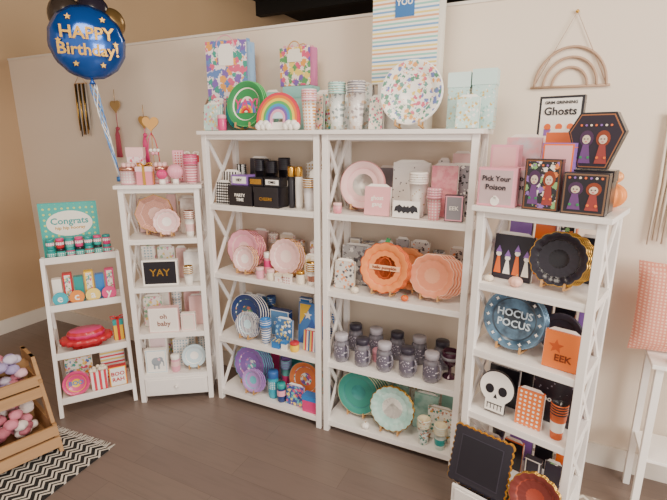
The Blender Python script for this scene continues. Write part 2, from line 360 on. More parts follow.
# ================================================================ STOCK
# --- T1 top
z=1.80; THEME='pastel'
put(gift_box(.20,.13,.155,MINT,MINT),'mint_gift_box',T1,.10,.24,z)
put(gift_bag(.28,.37,.11,floral('#f3e3e6',['#e8537d','#7c5bb5','#5a7fc4','#2f9f8a','#f4a13d'],24,.62),mat('#8fb6dd'),PINK,mat('#7aa9dd',.7),TEXTW),'floral_gift_bag',T1,.065,.24,z+.157,8)
put(napkins(.12,.15,.03,floral('#bfe3dc',['#f7f3ee','#e98aa5','#f5cf6b'],45),MINT),'napkin_pack',T1,.06,.03,z,0,6)
put(napkins(.10,.18,.03,floral('#f7efe9',DP,45,.5),PINK),'napkin_pack',T1,.045,.10,z,0,4)
put(pot(.026,.09,HOT,PINK),'candle_jar',T1,.15,.02,z)
def yay(mb,R):
    for i,c in enumerate((RED,ORANGE,YEL,BLUE,PURP)): mb.prism(arch(0,R*.62,R*(.12+.085*i),R*(.2+.085*i),12),-.0035,-.001,c)
put(plate(.13,mat('#f4f0d8'),GREEN,3,0,dx=.006,label='YAY!',lm=HOT,ls=.6,edge=mat('#5cc46a'),motif=yay),'rainbow_paper_plate_stack',T1,.295,.05,z,0,10)
put(plate(.115,YEL,TEAL,1,0,easel=False,edge=GOLD),'yellow_paper_plate',T1,.205,.135,z,0,6)
def rainbow_plate():
    mb=MB(); cs=['#e8384f','#f47b30','#f9d23c','#56b559','#3d9ad6','#7e5bb5','#f3a6c4']
    for i,c in enumerate(cs): 
        r1=.14-.015*i; mb.prism(arch(0,.07,r1-.015,r1,20),0,.012,mat(c))
        for s in(-1,1): mb.box(s*(r1-.0075)-.0075,s*(r1-.0075)+.0075,0,.012,.02,.07,mat(c))
    for sx in(-1,1):
        for j in range(5): mb.ball((sx*.09+(-.032+.016*j),0,.028+.012*(j%2)),.022,TEXTW,1,12,7)
    mb.prism(arch(0,.07,.0,.035,10),0,.01,mat('#cfe9f5')); mb.box(-.12,.12,.004,.012,.01,.05,TEXTW)
    return mb
put(rainbow_plate(),'rainbow_shaped_plate',T1,.53,.02,z,0,8)
put(gift_box(.19,.09,.25,mat('#a6d7d1'),mat('#8ccbc5')),'mint_gift_box',T1,.55,.265,z)
put(gift_bag(.21,.21,.08,floral('#fbe9d9',['#e8537d','#f2a03d','#5aa05f','#7c5bb5','#f4d35e'],30,.62),mat('#c76a9a'),mat('#d69a4a'),PINK,mat('#f7efe0')),'floral_gift_bag',T1,.535,.265,z+.252,-4)
put(cups(.040,.15,5,dots('#fdf3ee','#f4a13d',60,.3),PINK),'paper_cup_stack',T1,.72,.05,z)
put(napkins(.13,.21,.04,floral('#f7efe9',DP,55,.45),BLUSH),'napkin_pack',T1,.72,.22,z,0,4)
put(napkins(.12,.19,.03,floral('#fbe9d9',['#3fa6a0','#f2a03d','#e8537d'],60,.4),MINT),'napkin_pack',T1,.70,.13,z,0,4)
fill(T1,z,.33,.44,.19,'pastel',.2,.25)
# --- T2 top
THEME='floral'
put(cups(.045,.18,5,floral('#dfe6e0',['#8c9a99','#c6b08a','#f7f3ee'],50),MINT),'paper_cup_stack',T2,.055,.07,z)
put(cups(.045,.18,5,floral('#e6ddd8',['#a79a99','#d6b08a','#f7f3ee'],50),GREY),'paper_cup_stack',T2,.165,.07,z)
put(napkins(.18,.24,.04,floral('#e9ece9',['#9fb5b0','#d7b89a'],45),GREY),'napkin_pack',T2,.10,.22,z,0,4)
put(napkins(.075,.16,.03,floral('#f1e6d8',['#e0607e','#5f9e8f'],60),GREY),'napkin_pack',T2,.26,.10,z,0,6)
put(gift_box(.26,.13,.23,TEXTW,TEXTW),'gift_box',T2,.375,.245,z)
put(gift_bag(.345,.50,.12,stripes(['#f8f4ea','#f3d36a','#f8f4ea','#6fa6d8','#f8f4ea','#8ccfc0','#f8f4ea','#e8a06c'],13),mat('#e8e2d2'),mat('#5b9bd0'),mat('#f5f0e0',.7),mat('#2f6fb5'),'YOU'),'striped_gift_bag',T2,.375,.245,z+.232,-3)
put(plate(.155,floral('#fbf6f0',['#e0607e','#5f9e8f','#f0a55a','#6e7fc0','#f4d35e'],34,.42),floral('#f4efe6',['#e0607e','#5f9e8f','#4f8f6f','#6e7fc0','#f0a55a'],42,.5),3,0,label=None,edge=TEXTW),'floral_paper_plate',T2,.455,.045,z,0,10)
CARTON=floral('#bfe0da',['#f7f3ee','#d9b45a','#8fc7be'],60,.35)
put(gift_box(.10,.10,.26,CARTON,mat('#d2ebe6')),'gift_carton',T2,.67,.18,z,0)
put(gift_box(.105,.10,.27,CARTON,mat('#c9e6e0')),'gift_carton',T2,.785,.18,z,0)
put(napkins(.10,.14,.03,floral('#c5e6df',['#f7f3ee','#d9b45a'],60),MINT),'napkin_pack',T2,.73,.045,z,0,8)
# --- T1 comp1
z=1.36; THEME='black_and_white'
put(napkins(.12,.19,.03,stripes(['#f7f3ee','#17151a'],45,0),TEXTW),'napkin_pack',T1,.10,.12,z,0,5)
put(napkins(.10,.13,.03,dots('#17151a','#f7f3ee',60,.3),BLACK),'napkin_pack',T1,.10,.045,z,0,5)
put(gift_box(.17,.12,.12,BLACK,BLACK,None,'PARTY|TIME',TEXTW,.15),'black_gift_box',T1,.255,.08,z)
put(gift_box(.17,.12,.12,BLACK,BLACK,None,'CHEERS',GOLD,.15),'black_gift_box',T1,.44,.08,z)
put(card_box(.12,.08,.06,TEXTW,PURP,'HEY',BLACK,.2),'card_box',T1,.235,.085,z+.122)
put(card_box(.10,.08,.05,GOLD,BLACK),'card_box',T1,.355,.085,z+.122)
put(card_box(.11,.08,.05,TEXTW,BLACK,'OMG',BLACK,.2),'card_box',T1,.47,.085,z+.122)
put(cups(.036,.19,6,BLACK,mat('#2a2733'),GOLD),'paper_cup_stack',T1,.37,.20,z)
put(cups(.036,.21,6,BLACK,mat('#2a2733'),TEXTW),'paper_cup_stack',T1,.46,.20,z)
put(napkins(.14,.27,.03,mat('#3a3440'),BLACK,'OH|YES',GOLD),'napkin_pack',T1,.22,.265,z,0,3)
put(cups(.034,.2,6,BLACK,mat('#2a2733')),'paper_cup_stack',T1,.28,.20,z)
for i,u in enumerate((.575,.625)): put(pot(.022,.24,TEXTW if i else BLACK,GOLD),'taper_candle_tin',T1,u,.09,z)
put(cups(.036,.13,4,mat('#e9e4e4',.2),GOLD),'paper_cup_stack',T1,.715,.05,z)
put(napkins(.16,.25,.03,dots('#efe9e4','#c9a24f',50,.28),TEXTW),'napkin_pack',T1,.665,.24,z,0,3)
put(napkins(.09,.21,.03,TEXTW,CREAM,'30',GOLD,.5),'napkin_pack',T1,.705,.14,z,0,4)
fill(T1,z,.04,.14,.25,'black_and_white',.2,.28)
# --- T1 comp2
z=.915; THEME='blush'
put(plate(.125,BLUSH,PINK,4,12,.05,dx=.014,edge=RGOLD),'pink_paper_plate_stack',T1,.165,.13,z,0,9)
put(plate(.085,mat('#f7e6e1'),BLUSH,3,12,.05,dx=.01,edge=GOLD),'blush_scalloped_plate_stack',T1,.24,.04,z,0,10)
put(pot(.03,.14,mat('#f08aa0'),TEXTW,HOT),'candle_jar',T1,.36,.14,z)
put(plate(.115,mat('#f6d9d2'),BLUSH,3,16,.05,dx=.012,edge=GOLD),'rose_paper_plate_stack',T1,.50,.11,z,0,9)
put(pot(.025,.07,PINK,BLUSH),'candle_jar',T1,.37,.03,z)
put(napkins(.13,.22,.03,floral('#f8ece6',['#d9a441','#e9b1a8','#c58a7a'],45,.45),CREAM),'napkin_pack',T1,.69,.2,z,0,3)
put(napkins(.12,.15,.03,marble('#f7efe6','#d9b45a',18),CREAM),'napkin_pack',T1,.69,.12,z,0,5)
put(cups(.033,.09,4,TEXTW,GOLD,RGOLD),'paper_cup_stack',T1,.725,.05,z)
put(pot(.026,.08,CREAM,GOLD),'candle_jar',T1,.65,.045,z)
fill(T1,z,.04,.57,.272,'blush',.2,.28); fill(T1,z,.42,.60,.028,'blush',.04,.07,.05,.07,small=True)
# --- T1 comp3
z=.47; THEME='blue'
put(plate(.125,floral('#2d5c6b',['#7fb069','#f2a03d','#f5f0e0','#c0573d'],34,.5),NAVY,4,0,dx=.014,edge=TEXTW),'navy_paper_plate_stack',T1,.165,.13,z,0,9)
put(plate(.085,mat('#bfe0ea'),stripes(['#1f3a78','#f7f3ee'],90,0),3,0,dx=.01),'blue_striped_plate_stack',T1,.235,.04,z,0,10)
put(cups(.036,.12,4,stripes(['#f7f3ee','#3a6fb5'],60,2),BLUE),'paper_cup_stack',T1,.382,.05,z)
put(card_box(.15,.04,.19,mat('#5f93c9'),NAVY,'SPACE',TEXTW,.2,border=TEXTW),'activity_card_box',T1,.41,.19,z,0)
put(napkins(.12,.16,.03,floral('#3b6fa8',['#f7f3ee','#8ec5e8','#f4d35e'],40),BLUE),'napkin_pack',T1,.485,.09,z,0,5)
def kite():
    mb=MB(); mb.box(-.10,.10,.0,.012,0,.27,mat('#4a86cf'))
    mb.prism([(-.095,.0),(.095,.0),(0,.17)],-.004,-.001,mat('#3c66b8')); mb.prism([(-.09,.26),(-.01,.26),(-.09,.12)],-.004,-.001,YEL)
    mb.prism([(.09,.26),(.02,.2),(.09,.12)],-.004,-.001,RED); mb.prism([(-.03,.03),(.07,.05),(.04,.14)],-.006,-.004,RED); mb.prism(star_pts(-.03,.19,.03),-.006,-.004,TEXTW)
    return mb
put(kite(),'pennant_banner_card',T1,.655,.16,z,0,5)
put(napkins(.11,.13,.03,stripes(['#e8384f','#f7f3ee','#3a6fb5','#f4d35e'],22,0),RED),'napkin_pack',T1,.70,.07,z,0,6)
put(pot(.03,.06,YEL,RED),'candle_jar',T1,.60,.04,z)
fill(T1,z,.04,.31,.272,'blue',.2,.27); fill(T1,z,.50,.76,.272,'blue',.2,.3); fill(T1,z,.44,.56,.028,'blue',.04,.07,.05,.07,small=True)
# --- T1 comp4
z=.075; THEME='mermaid'
put(plate(.13,floral('#8f7ac8',['#5fc4c8','#e98ac0','#f7f3ee'],34,.5),PURP,5,16,.05,dx=.012,edge=mat('#5fc4c8')),'purple_paper_plate_stack',T1,.172,.13,z,0,9)
put(plate(.08,mat('#5fb8c8'),mat('#b58ad0'),3,16,.05,dx=.01),'teal_scalloped_plate_stack',T1,.26,.04,z,0,10)
put(pot(.036,.19,mat('#2fa6c0',.25),mat('#2a5fa8'),dots('#2fa6c0','#f7f3ee',80,.3)),'blue_drink_bottle',T1,.405,.08,z)
put(cups(.036,.17,5,mat('#6fc8c0'),PURP,HOT),'paper_cup_stack',T1,.44,.19,z)
put(pot(.03,.13,NAVY,TEAL,PINK),'blue_drink_bottle',T1,.48,.06,z)
put(plate(.12,floral('#f4efe6',['#e8537d','#f2a03d','#3fa6a0','#7c5bb5'],32,.55),mat('#e87a3d'),4,0,dx=.012,edge=TEAL),'multicolor_paper_plate_stack',T1,.61,.14,z,0,9)
put(napkins(.12,.13,.03,floral('#3b4f9f',['#e8537d','#f4d35e','#5fc4c8'],45,.5),PURP),'napkin_pack',T1,.585,.045,z,0,6)
put(gift_box(.10,.06,.11,HOT,BLUE),'gift_box',T1,.71,.05,z)
fill(T1,z,.04,.76,.275,'mermaid',.18,.28)
# --- T2 comp1
z=1.36; THEME='pink'
def inner(m):
    def f(mb,R): mb.lathe([(R*.55,0),(R*.6,.001),(R*.62,0)],m,40,T(0,-.001,R)@Rx(pi/2))
    return f
put(plate(.13,marble('#f3b9bb','#f0a4aa',20),BLUSH,3,0,edge=mat('#d98d8d'),motif=inner(TEXTW)),'pink_paper_plate',T2,.18,.12,z,0,10)
put(napkins(.14,.15,.03,mat('#f3a9ad'),BLUSH,'ghost|gang',TEXTW,.22),'napkin_pack',T2,.30,.04,z,0,5)
put(napkins(.20,.27,.03,dots('#f3ede6','#2a2730',42,.16,1),TEXTW),'napkin_pack',T2,.43,.2,z,0,3)
put(cups(.045,.17,5,dots('#f7f2ec','#c9a24f',60,.2,1),TEXTW),'paper_cup_stack',T2,.50,.11,z)
def bat():
    mb=MB(); mb.box(-.07,.07,.0,.004,0,.085,TEXTW)
    half=[(0,.03),(.012,.022),(.022,.034),(.035,.022),(.045,.034),(.062,.03),(.056,.055),(.035,.066),(.016,.052),(.010,.062),(.004,.055),(0,.056)]
    mb.prism([(x,zz-.0) for x,zz in half]+[(-x,zz) for x,zz in half[::-1][1:-1]],-.003,0,BLACK); mb.bar((0,.004,.05),(0,.03,0),.008,EASEL); return mb
put(bat(),'bat_place_card',T2,.465,.02,z,0,6)
put(napkins(.13,.26,.03,marble('#f3a3ab','#e77f90',40),PINK),'napkin_pack',T2,.62,.15,z,0,3)
put(napkins(.12,.26,.03,floral('#9a939a',['#17151a','#f7f3ee'],50,.4),GREY),'napkin_pack',T2,.69,.21,z,0,3)
put(cups(.037,.11,4,dots('#f39aa4','#f7e6e1',70,.3),PINK),'paper_cup_stack',T2,.60,.055,z)
put(card_box(.09,.04,.13,GREY,BLACK,'EEK',TEXTW,.3,border=PINK),'card_box',T2,.70,.06,z)
fill(T2,z,.04,.33,.27,'pink',.22,.28); fill(T2,z,.55,.76,.275,'pink',.28,.32)
fill(T2,z,.05,.13,.03,'pink',.05,.08,.05,.07,small=True)
# --- T2 comp2
z=.915; THEME='pumpkin'
put(napkins(.19,.23,.04,floral('#a8a6a8',['#4e4b52','#e6e2df','#6f6c73'],30,.45),GREY),'napkin_pack',T2,.135,.17,z,0,4)
put(napkins(.12,.16,.03,floral('#d5cfc8',['#4e4b52','#e98a4a'],45,.4),CREAM),'napkin_pack',T2,.10,.07,z,0,5)
def pumpk(mb,R):
    for k in(.25,.55): mb.lathe([(R*k,0),(R*k+.002,.001),(R*k+.004,0)],mat('#c94e10'),36,T(0,-.001,R)@Rx(pi/2)@Matrix.Diagonal((1,1.5,1,1)))
    mb.prism([(-.012,2*R-.01),(.014,2*R-.01),(.02,2*R+.02),(.0,2*R+.025)],-.006,.004,GREEN)
    mb.box(-.62*R,.62*R,-.006,-.003,R-.014,R+.014,mat('#f7b98a')); mb.text('hello pumpkin',.024,mat('#8a2f08'),0,-.007,R)
put(plate(.14,mat('#f0702a'),mat('#f58a45'),3,14,.06,dx=.006,edge=mat('#d9581a'),motif=pumpk),'pumpkin_paper_plate',T2,.345,.045,z,0,10)
put(plate(.12,mat('#f2762f'),mat('#f59a5c'),3,12,.06),'orange_paper_plate_stack',T2,.44,.165,z,0,8)
put(plate(.12,mat('#f5a77f'),mat('#f3936a'),5,12,.06,dx=.014,edge=mat('#fbc7a8')),'peach_paper_plate_stack',T2,.60,.075,z,0,9)
put(pumpkin(.025,CREAM,EASEL),'mini_pumpkin',T2,.185,.03,z); put(pumpkin(.022,ORANGE,GREEN),'mini_pumpkin',T2,.475,.03,z)
fill(T2,z,.04,.76,.275,'pumpkin',.2,.29)
# --- T2 comp3 jar mugs
z=.47; THEME='halloween'
GL=mat('#aaa5b2',.1,.1,.3,.55); LAB=dots('#645e70','#d8d2dc',90,.28,1); LID=mat('#3a3644',.3); LID2=mat('#b5b0ba',.3)
for i in range(5): put(jar_mug(.046,.165,GL,LID if i%2 else LID2,LAB),'mason_jar_mug',T2,.09+.135*i,.065,z,-30)
for i in range(5): put(jar_mug(.046,.165,GL,LID2 if i%2 else LID,LAB),'mason_jar_mug',T2,.11+.135*i,.235,z,-30)
def goblet():
    mb=MB(); m=mat('#4a2338',.2,.2); mb.lathe([(1e-5,0),(.04,0),(.038,.006),(.01,.012),(.008,.06),(.03,.075),(.045,.10),(.047,.15),(.043,.155),(.04,.1),(1e-5,.085)],m,22)
    mb.lathe([(.046,.11),(.0485,.113),(.0485,.125),(.046,.128)],GREY,22); return mb
put(goblet(),'wine_goblet',T2,.715,.145,z)
put(pot(.04,.07,mat('#d98a9a'),PINK),'candle_jar',T2,.295,.15,z)
# --- T2 comp4 teal
z=.075; THEME='mint'
put(plate(.135,marble('#2c8f8a','#1d6f70',12),mat('#2f8f80'),6,0,dx=.014,edge=mat('#c9c29a')),'teal_paper_plate_stack',T2,.175,.115,z,0,9)
put(plate(.135,mat('#a9d9cc'),marble('#9fd3c6','#c7e8de',15),3,20,.05,edge=GOLD,motif=inner(TEXTW)),'mint_paper_plate',T2,.415,.05,z,0,10)
put(napkins(.14,.22,.03,marble('#b9dfd3','#8fc7ba',25),MINT),'napkin_pack',T2,.585,.17,z,0,4)
put(napkins(.14,.19,.03,floral('#f0ebdf',['#c9795a','#3f8f80','#d9a441'],50),CREAM),'napkin_pack',T2,.685,.11,z,0,4)
put(cups(.036,.11,4,floral('#e3ede6',['#c9795a','#3f8f80'],60),mat('#e8d9b0')),'paper_cup_stack',T2,.61,.05,z)
put(cups(.036,.10,4,mat('#d7e9e0'),mat('#e8d9b0'),TEAL),'paper_cup_stack',T2,.705,.045,z)
put(pumpkin(.026,TEXTW,EASEL),'mini_pumpkin',T2,.265,.03,z)
fill(T2,z,.04,.76,.275,'mint',.18,.28)
# --- LC top
z=1.48; THEME='pink_party'
def gift_tin():
    mb=MB(); mb.lathe([(1e-5,0),(.052,0),(.055,.005),(.055,.08),(.058,.081),(.058,.10),(.05,.105),(1e-5,.105)],[PINK,PINK,dots('#f6c9cf','#f7f3ee',60,.3),PINK,RGOLD,RGOLD,RGOLD],24)
    for i in range(7): mb.ball((.03*math.cos(i),.03*math.sin(i),.115),.016,BLUSH,1,10,6)
    return mb
put(gift_tin(),'gift_tin',LC,.055,.09,z); put(gift_tin(),'gift_tin',LC,.235,.13,z,50)
put(gift_box(.09,.07,.11,mat('#f0899b'),mat('#f7c9cf'),GOLD),'gift_box',LC,.165,.03,z,0)
put(gift_box(.10,.06,.22,floral('#f8dfe0',['#e8384f','#f2a0b4'],45),BLUSH,None),'gift_carton',LC,.07,.22,z)
def honeycomb(r,m,m2):
    mb=MB(); mb.lathe([(1e-5,0),(.02,0),(.018,.03),(1e-5,.03)],m2,12)
    mb.ball((0,0,.03+r),r,m,1,96,12,rf=lambda a:1+.05*math.cos(a*24)); mb.tube([(0,0,.03+2*r),(0,0,.05+2*r)],.002,GOLD); return mb
put(honeycomb(.045,PINK,TEXTW),'pink_honeycomb_ball',LC,.335,.06,z); put(honeycomb(.03,HOT,TEXTW),'pink_honeycomb_ball',LC,.26,.035,z)
put(cups(.042,.12,5,stripes(['#f7c9cf','#d96a80'],60,2),HOT),'paper_cup_stack',LC,.43,.08,z)
put(gift_box(.09,.06,.17,mat('#f5b6bd'),RED,TEXTW),'gift_box',LC,.42,.2,z)
put(card_box(.07,.04,.2,dots('#f7c9cf','#d3232f',60,.3),PINK),'card_box',LC,.335,.22,z)
def topper():
    mb=MB(); mb.prism(heart_pts(.055,0,.37),0,.01,mat('#d9a050')); mb.tube([(0,.005,.02),(0,.005,.33)],.003,EASEL); mb.lathe([(1e-5,0),(.03,0),(.03,.02),(1e-5,.02)],EASEL,16,T(0,.005,0))
    mb.tube([(0,.0,.31),(-.02,0,.27),(-.03,0,.2),(-.025,0,.12)],.003,HOT); mb.tube([(0,.0,.31),(.02,0,.27),(.035,0,.2),(.04,0,.1)],.003,RED)
    for i in range(5): mb.ball((.035-.012*i,0,.20-.02*(i%2)),.012,PINK if i%2 else TEXTW,1,8,6)
    return mb
put(topper(),'heart_table_topper',LC,.17,.245,z,-6)
# --- LC comps
z=1.14; THEME='baby'
put(plate(.125,mat('#f0c0b4',.4,.2),RGOLD,3,poly=8,edge=GOLD),'rose_gold_octagon_plate',LC,.175,.11,z,0,9)
put(plate(.085,mat('#f8ece6'),BLUSH,2,12,.06,edge=RGOLD),'blush_scalloped_plate_stack',LC,.26,.04,z,0,9)
put(napkins(.11,.23,.03,marble('#e8dcd2','#cdb7a6',14),CREAM),'napkin_pack',LC,.385,.15,z,0,4)
put(cups(.033,.12,4,TEXTW,RGOLD,BLUSH),'paper_cup_stack',LC,.40,.06,z)
fill(LC,z,.04,.44,.23,'blush',.18,.26)
z=.82
put(card_box(.22,.04,.17,BLACK,TEXTW,'YAY',GOLD,.3,border=TEXTW),'greeting_card_box',LC,.19,.07,z)
put(napkins(.10,.2,.04,marble('#f4f1ee','#d8d3cf',12),TEXTW),'napkin_pack',LC,.385,.10,z,0,4)
put(cups(.03,.08,4,TEXTW,GOLD),'paper_cup_stack',LC,.37,.04,z)
fill(LC,z,.04,.44,.2,'baby',.2,.27)
z=.50
put(napkins(.12,.21,.03,floral('#f6eee6',['#e98aa5','#8fc7a0','#f4d35e'],40,.5),CREAM),'napkin_pack',LC,.10,.13,z,0,4)
put(card_box(.19,.05,.17,mat('#f4e9df'),BLUSH,'oh|baby',RGOLD,.24,border=TEXTW),'greeting_card_box',LC,.19,.05,z)
put(card_box(.09,.04,.12,mat('#e9dcd0'),TEXTW,None,border=BLUSH),'greeting_card_box',LC,.345,.05,z)
put(napkins(.10,.2,.03,BLUSH,PINK),'napkin_pack',LC,.39,.13,z,0,4)
fill(LC,z,.04,.44,.22,'baby',.2,.27)
z=.20
def eleph(mb,w,h,y):
    g=mat('#9aa3ad'); mb.prism(circ(0,h*.5,w*.22,20),y,y+.002,g); mb.prism(circ(w*.2,h*.6,w*.12,16),y-.001,y+.002,g)
    mb.prism([(w*.28,h*.6),(w*.36,h*.5),(w*.36,h*.3),(w*.32,h*.3),(w*.31,h*.46),(w*.25,h*.5)],y-.001,y+.002,g)
    for x in(-.14,.06): mb.box(w*x,w*(x+.08),y,y+.002,h*.18,h*.4,g)
    mb.prism(circ(w*.14,h*.6,w*.07,12),y-.002,y,mat('#f0b4c0'))
put(card_box(.14,.04,.17,mat('#f7f1ea'),TEXTW,None,motif=eleph,border=mat('#c3d8e0')),'baby_shower_card',LC,.115,.05,z)
put(napkins(.10,.19,.03,dots('#f7f1ea','#9bbcc8',50,.3),TEXTW),'napkin_pack',LC,.26,.12,z,0,4)
put(pot(.03,.12,PINK,TEXTW,BLUSH),'baby_bottle',LC,.235,.05,z)
put(plate(.08,mat('#f7f1ea'),mat('#c3d8e0'),3),'baby_plate',LC,.36,.05,z,0,9)
put(card_box(.12,.04,.22,mat('#f7d9dd'),TEXTW,None,motif=eleph),'baby_shower_card',LC,.11,.15,z)
fill(LC,z,.04,.44,.225,'baby',.2,.26)
# --- RC top
z=1.48; THEME='halloween'
def poison(mb,w,h,y):
    mb.prism(circ(0,h*.2,w*.12,14),y,y+.002,TEXTW); mb.box(-w*.04,w*.04,y,y+.002,h*.28,h*.4,TEXTW)
def pyp(mb,w,h,y): mb.text('Pick Your',.030,BLACK,0,y,h*.72); mb.text('Poison',.032,BLACK,0,y,h*.5); poison(mb,w,h*.7,y)
put(card_box(.155,.05,.16,mat('#c9adb0'),mat('#e99aa8'),None,border=PINK,motif=pyp),'poison_party_box',RC,.07,.03,z)
put(card_box(.155,.05,.16,mat('#c9adb0'),mat('#e99aa8'),None,border=PINK,motif=pyp),'poison_party_box',RC,.125,.10,z)
put(card_box(.12,.05,.25,mat('#f0b4b8'),PINK,None,border=PINK),'poison_party_box',RC,.045,.16,z)
put(napkins(.15,.28,.03,marble('#f0a8b0','#d3ccd6',14),PINK),'napkin_pack',RC,.09,.22,z,0,3)
def grin(mb,w,h,y):
    mb.text('GRIM GRINNING',.017,BLACK,0,y,h*.94); mb.text('Ghosts',.045,BLACK,0,y,h*.86)
    for s in(-1,0,1): mb.prism(circ(s*.045,h*.72,.014,12)+[],y,y+.002,ORANGE); mb.box(s*.045-.014,s*.045+.014,y,y+.002,h*.64,h*.70,PURP if s else GREEN)
put(card_box(.175,.03,.45,TEXTW,BLACK,None,motif=grin),'halloween_sign',RC,.215,.285,z)
FL=floral('#1c1920',['#e87a2d','#7fb069','#8d62b8','#f0e4d8'],36,.45)
def faces(mb,w,h,y):
    for i,(x,c) in enumerate(((-.2,'#d8c4ac'),(.2,'#e2c6b0'))):
        mb.prism(circ(w*x,h*.62,w*.17,16,rz=h*.16),y+.001,y+.002,mat(('#4a2a4f','#8f3a1c')[i])); mb.prism(circ(w*x,h*.6,w*.10,14,rz=h*.09),y-.001,y,mat(c))
        mb.prism([(w*x-w*.15,h*.12),(w*x+w*.15,h*.12),(w*x+w*.07,h*.5),(w*x-w*.07,h*.5)],y,y+.001,mat(('#6a3f7a','#9a3a35')[i]))
        for s in(-1,1): mb.prism(circ(w*x+s*w*.04,h*.61,w*.017,8),y-.003,y-.001,BLACK); mb.prism(circ(w*x+s*w*.09,h*.24,w*.035,8),y-.002,y,ORANGE if i else GREEN)
        mb.box(w*x-w*.025,w*x+w*.025,y-.003,y-.001,h*.545,h*.56,RED)
    for q in range(7): mb.prism(circ(-w*.36+w*.12*q,h*.88,w*.03,8),y,y+.001,(ORANGE,PURP,CREAM)[q%3])
put(card_box(.135,.04,.20,FL,BLACK,None,border=mat('#7b4a2a'),motif=faces),'halloween_doll_box',RC,.245,.035,z)
put(card_box(.12,.04,.26,mat('#e8a8b0'),PURP,None,border=ORANGE),'halloween_doll_box',RC,.275,.10,z)
put(napkins(.10,.30,.03,ORANGE,PEACH),'napkin_pack',RC,.24,.18,z,0,3)
put(card_box(.15,.05,.155,mat('#241f28'),BLACK,None,border=mat('#7b5a42'),motif=faces),'halloween_doll_box',RC,.40,.03,z)
put(gift_box(.13,.09,.16,BLACK,BLACK),'gift_box',RC,.405,.14,z)
def coffin():
    mb=MB(); P=[(-.05,0),(.05,0),(.097,.14),(.06,.21),(-.06,.21),(-.097,.14)]
    mb.prism(P,0,.05,BLACK); mb.prism([(x*.93,.105+(q-.105)*.93) for x,q in P],-.003,0,mat('#a8653a')); mb.prism([(x*.89,.105+(q-.105)*.89) for x,q in P],-.005,-.003,mat('#2a2030'))
    faces(mb,.14,.185,-.008); return mb
put(coffin(),'coffin_shaped_box',RC,.39,.115,z+.162,-2)
mb=MB(); mb.ball((0,0,.055),.055,mat('#f08a3a',.5,.2),.95,48,12,rf=lambda a:1+.13*math.sin(a*9)); mb.ball((0,0,.13),.035,mat('#f5a05a',.4,.3),.8,36,8,rf=lambda a:1+.2*math.sin(a*7)); mb.lathe([(.02,.10),(.024,.108),(.02,.116)],GOLD,16)
put(mb,'orange_tulle_favor_bag',RC,.44,.26,z)
# --- RC comps
z=1.14
def witches(mb,w,h):
    for i in range(4):
        x=-w*.36+w*.24*i; hh=h*(.5,.42,.55,.45)[i]
        mb.prism([(x-.016,h*.12),(x+.016,h*.12),(x+.006,hh),(x-.006,hh)],-.002,0,TEXTW if i%2 else ORANGE); mb.prism(circ(x,hh+.012,.012,10),-.002,0,TEXTW); mb.prism([(x-.014,hh+.02),(x+.014,hh+.02),(x,hh+.05)],-.003,0,PURP)
put(napkins(.17,.20,.03,mat('#2b2733'),BLACK,motif=witches),'witch_napkin_pack',RC,.125,.12,z,0,4)
put(pumpkin(.03,mat('#f0b8a4'),EASEL),'mini_pumpkin',RC,.175,.045,z); put(pumpkin(.02,CREAM,EASEL),'mini_pumpkin',RC,.06,.045,z)
put(plate(.115,mat('#1d1a22',.25),mat('#27222e',.25),5,16,.05,dx=.006,edge=GOLD),'black_scalloped_plate_stack',RC,.318,.09,z,0,9)
fill(RC,z,.04,.45,.28,'halloween',.2,.27)
z=.82
def stars(mb,R):
    for i in range(16):
        a=2*pi*i/16; mb.prism(star_pts(R*.84*math.cos(a),R+R*.84*math.sin(a),.009,4),-.017,-.015,TEXTW)
put(plate(.135,marble('#16222e','#2a4256',8),marble('#5d86a6','#20303f',10,.2),4,0,dx=.003,edge=mat('#7ba3c2',.2,.7),label='HOCUS|POCUS',lm=mat('#cfe2ef'),ls=.34,motif=stars),'navy_metallic_plate_stack',RC,.17,.075,z,0,9)
put(napkins(.135,.16,.03,mat('#f07524'),ORANGE,motif=lambda mb,w,h:[mb.prism(star_pts(-.02,h*.6,.03),-.002,0,mat('#c94e10')),mb.text('EEK',.04,mat('#7a2b06'),.01,-.002,h*.3)]),'orange_napkin_pack',RC,.383,.045,z,0,5)
put(plate(.09,mat('#201c28'),mat('#35303f'),3),'black_paper_plate_stack',RC,.345,.17,z,0,8)
fill(RC,z,.04,.45,.28,'halloween',.2,.26)
z=.50
def skull():
    mb=MB()
    def out(k,oz): 
        P=circ(0,.125,.078*k,22,-.55,pi+.55); return P+[(-.045*k,.06),(-.045*k,.06-.052*k),(.045*k,.06-.052*k),(.045*k,.06)]
    mb.prism(out(1.06,0),.002,.012,BLACK); mb.prism(out(1,0),-.001,.006,TEXTW)
    for s in(-1,1): mb.prism(circ(s*.03,.115,.02,16,rz=.023),-.003,-.001,BLACK)
    mb.prism([(-.009,.075),(.009,.075),(0,.096)],-.003,-.001,BLACK)
    for i in range(5): mb.box(-.034+.016*i,-.031+.016*i,-.003,-.001,.02,.045,BLACK)
    mb.box(-.036,.036,-.003,-.001,.043,.047,BLACK); mb.bar((0,.012,.11),(0,.06,0),.01,EASEL); return mb
put(skull(),'skull_shaped_plate',RC,.135,.045,z,0,6)
put(napkins(.11,.17,.03,dots('#f07524','#f7efe6',50,.28),ORANGE),'orange_napkin_pack',RC,.285,.05,z,0,4)
put(napkins(.17,.22,.03,dots('#25212b','#8b8592',42,.16,1),BLACK,'spooky',TEXTW,.2),'napkin_pack',RC,.35,.15,z,0,4)
put(cups(.034,.12,4,mat('#e2601c'),BLACK,TEXTW),'paper_cup_stack',RC,.405,.06,z)
put(napkins(.14,.19,.03,BLACK,GREY),'napkin_pack',RC,.13,.15,z,0,4)
fill(RC,z,.04,.45,.275,'halloween',.2,.26)
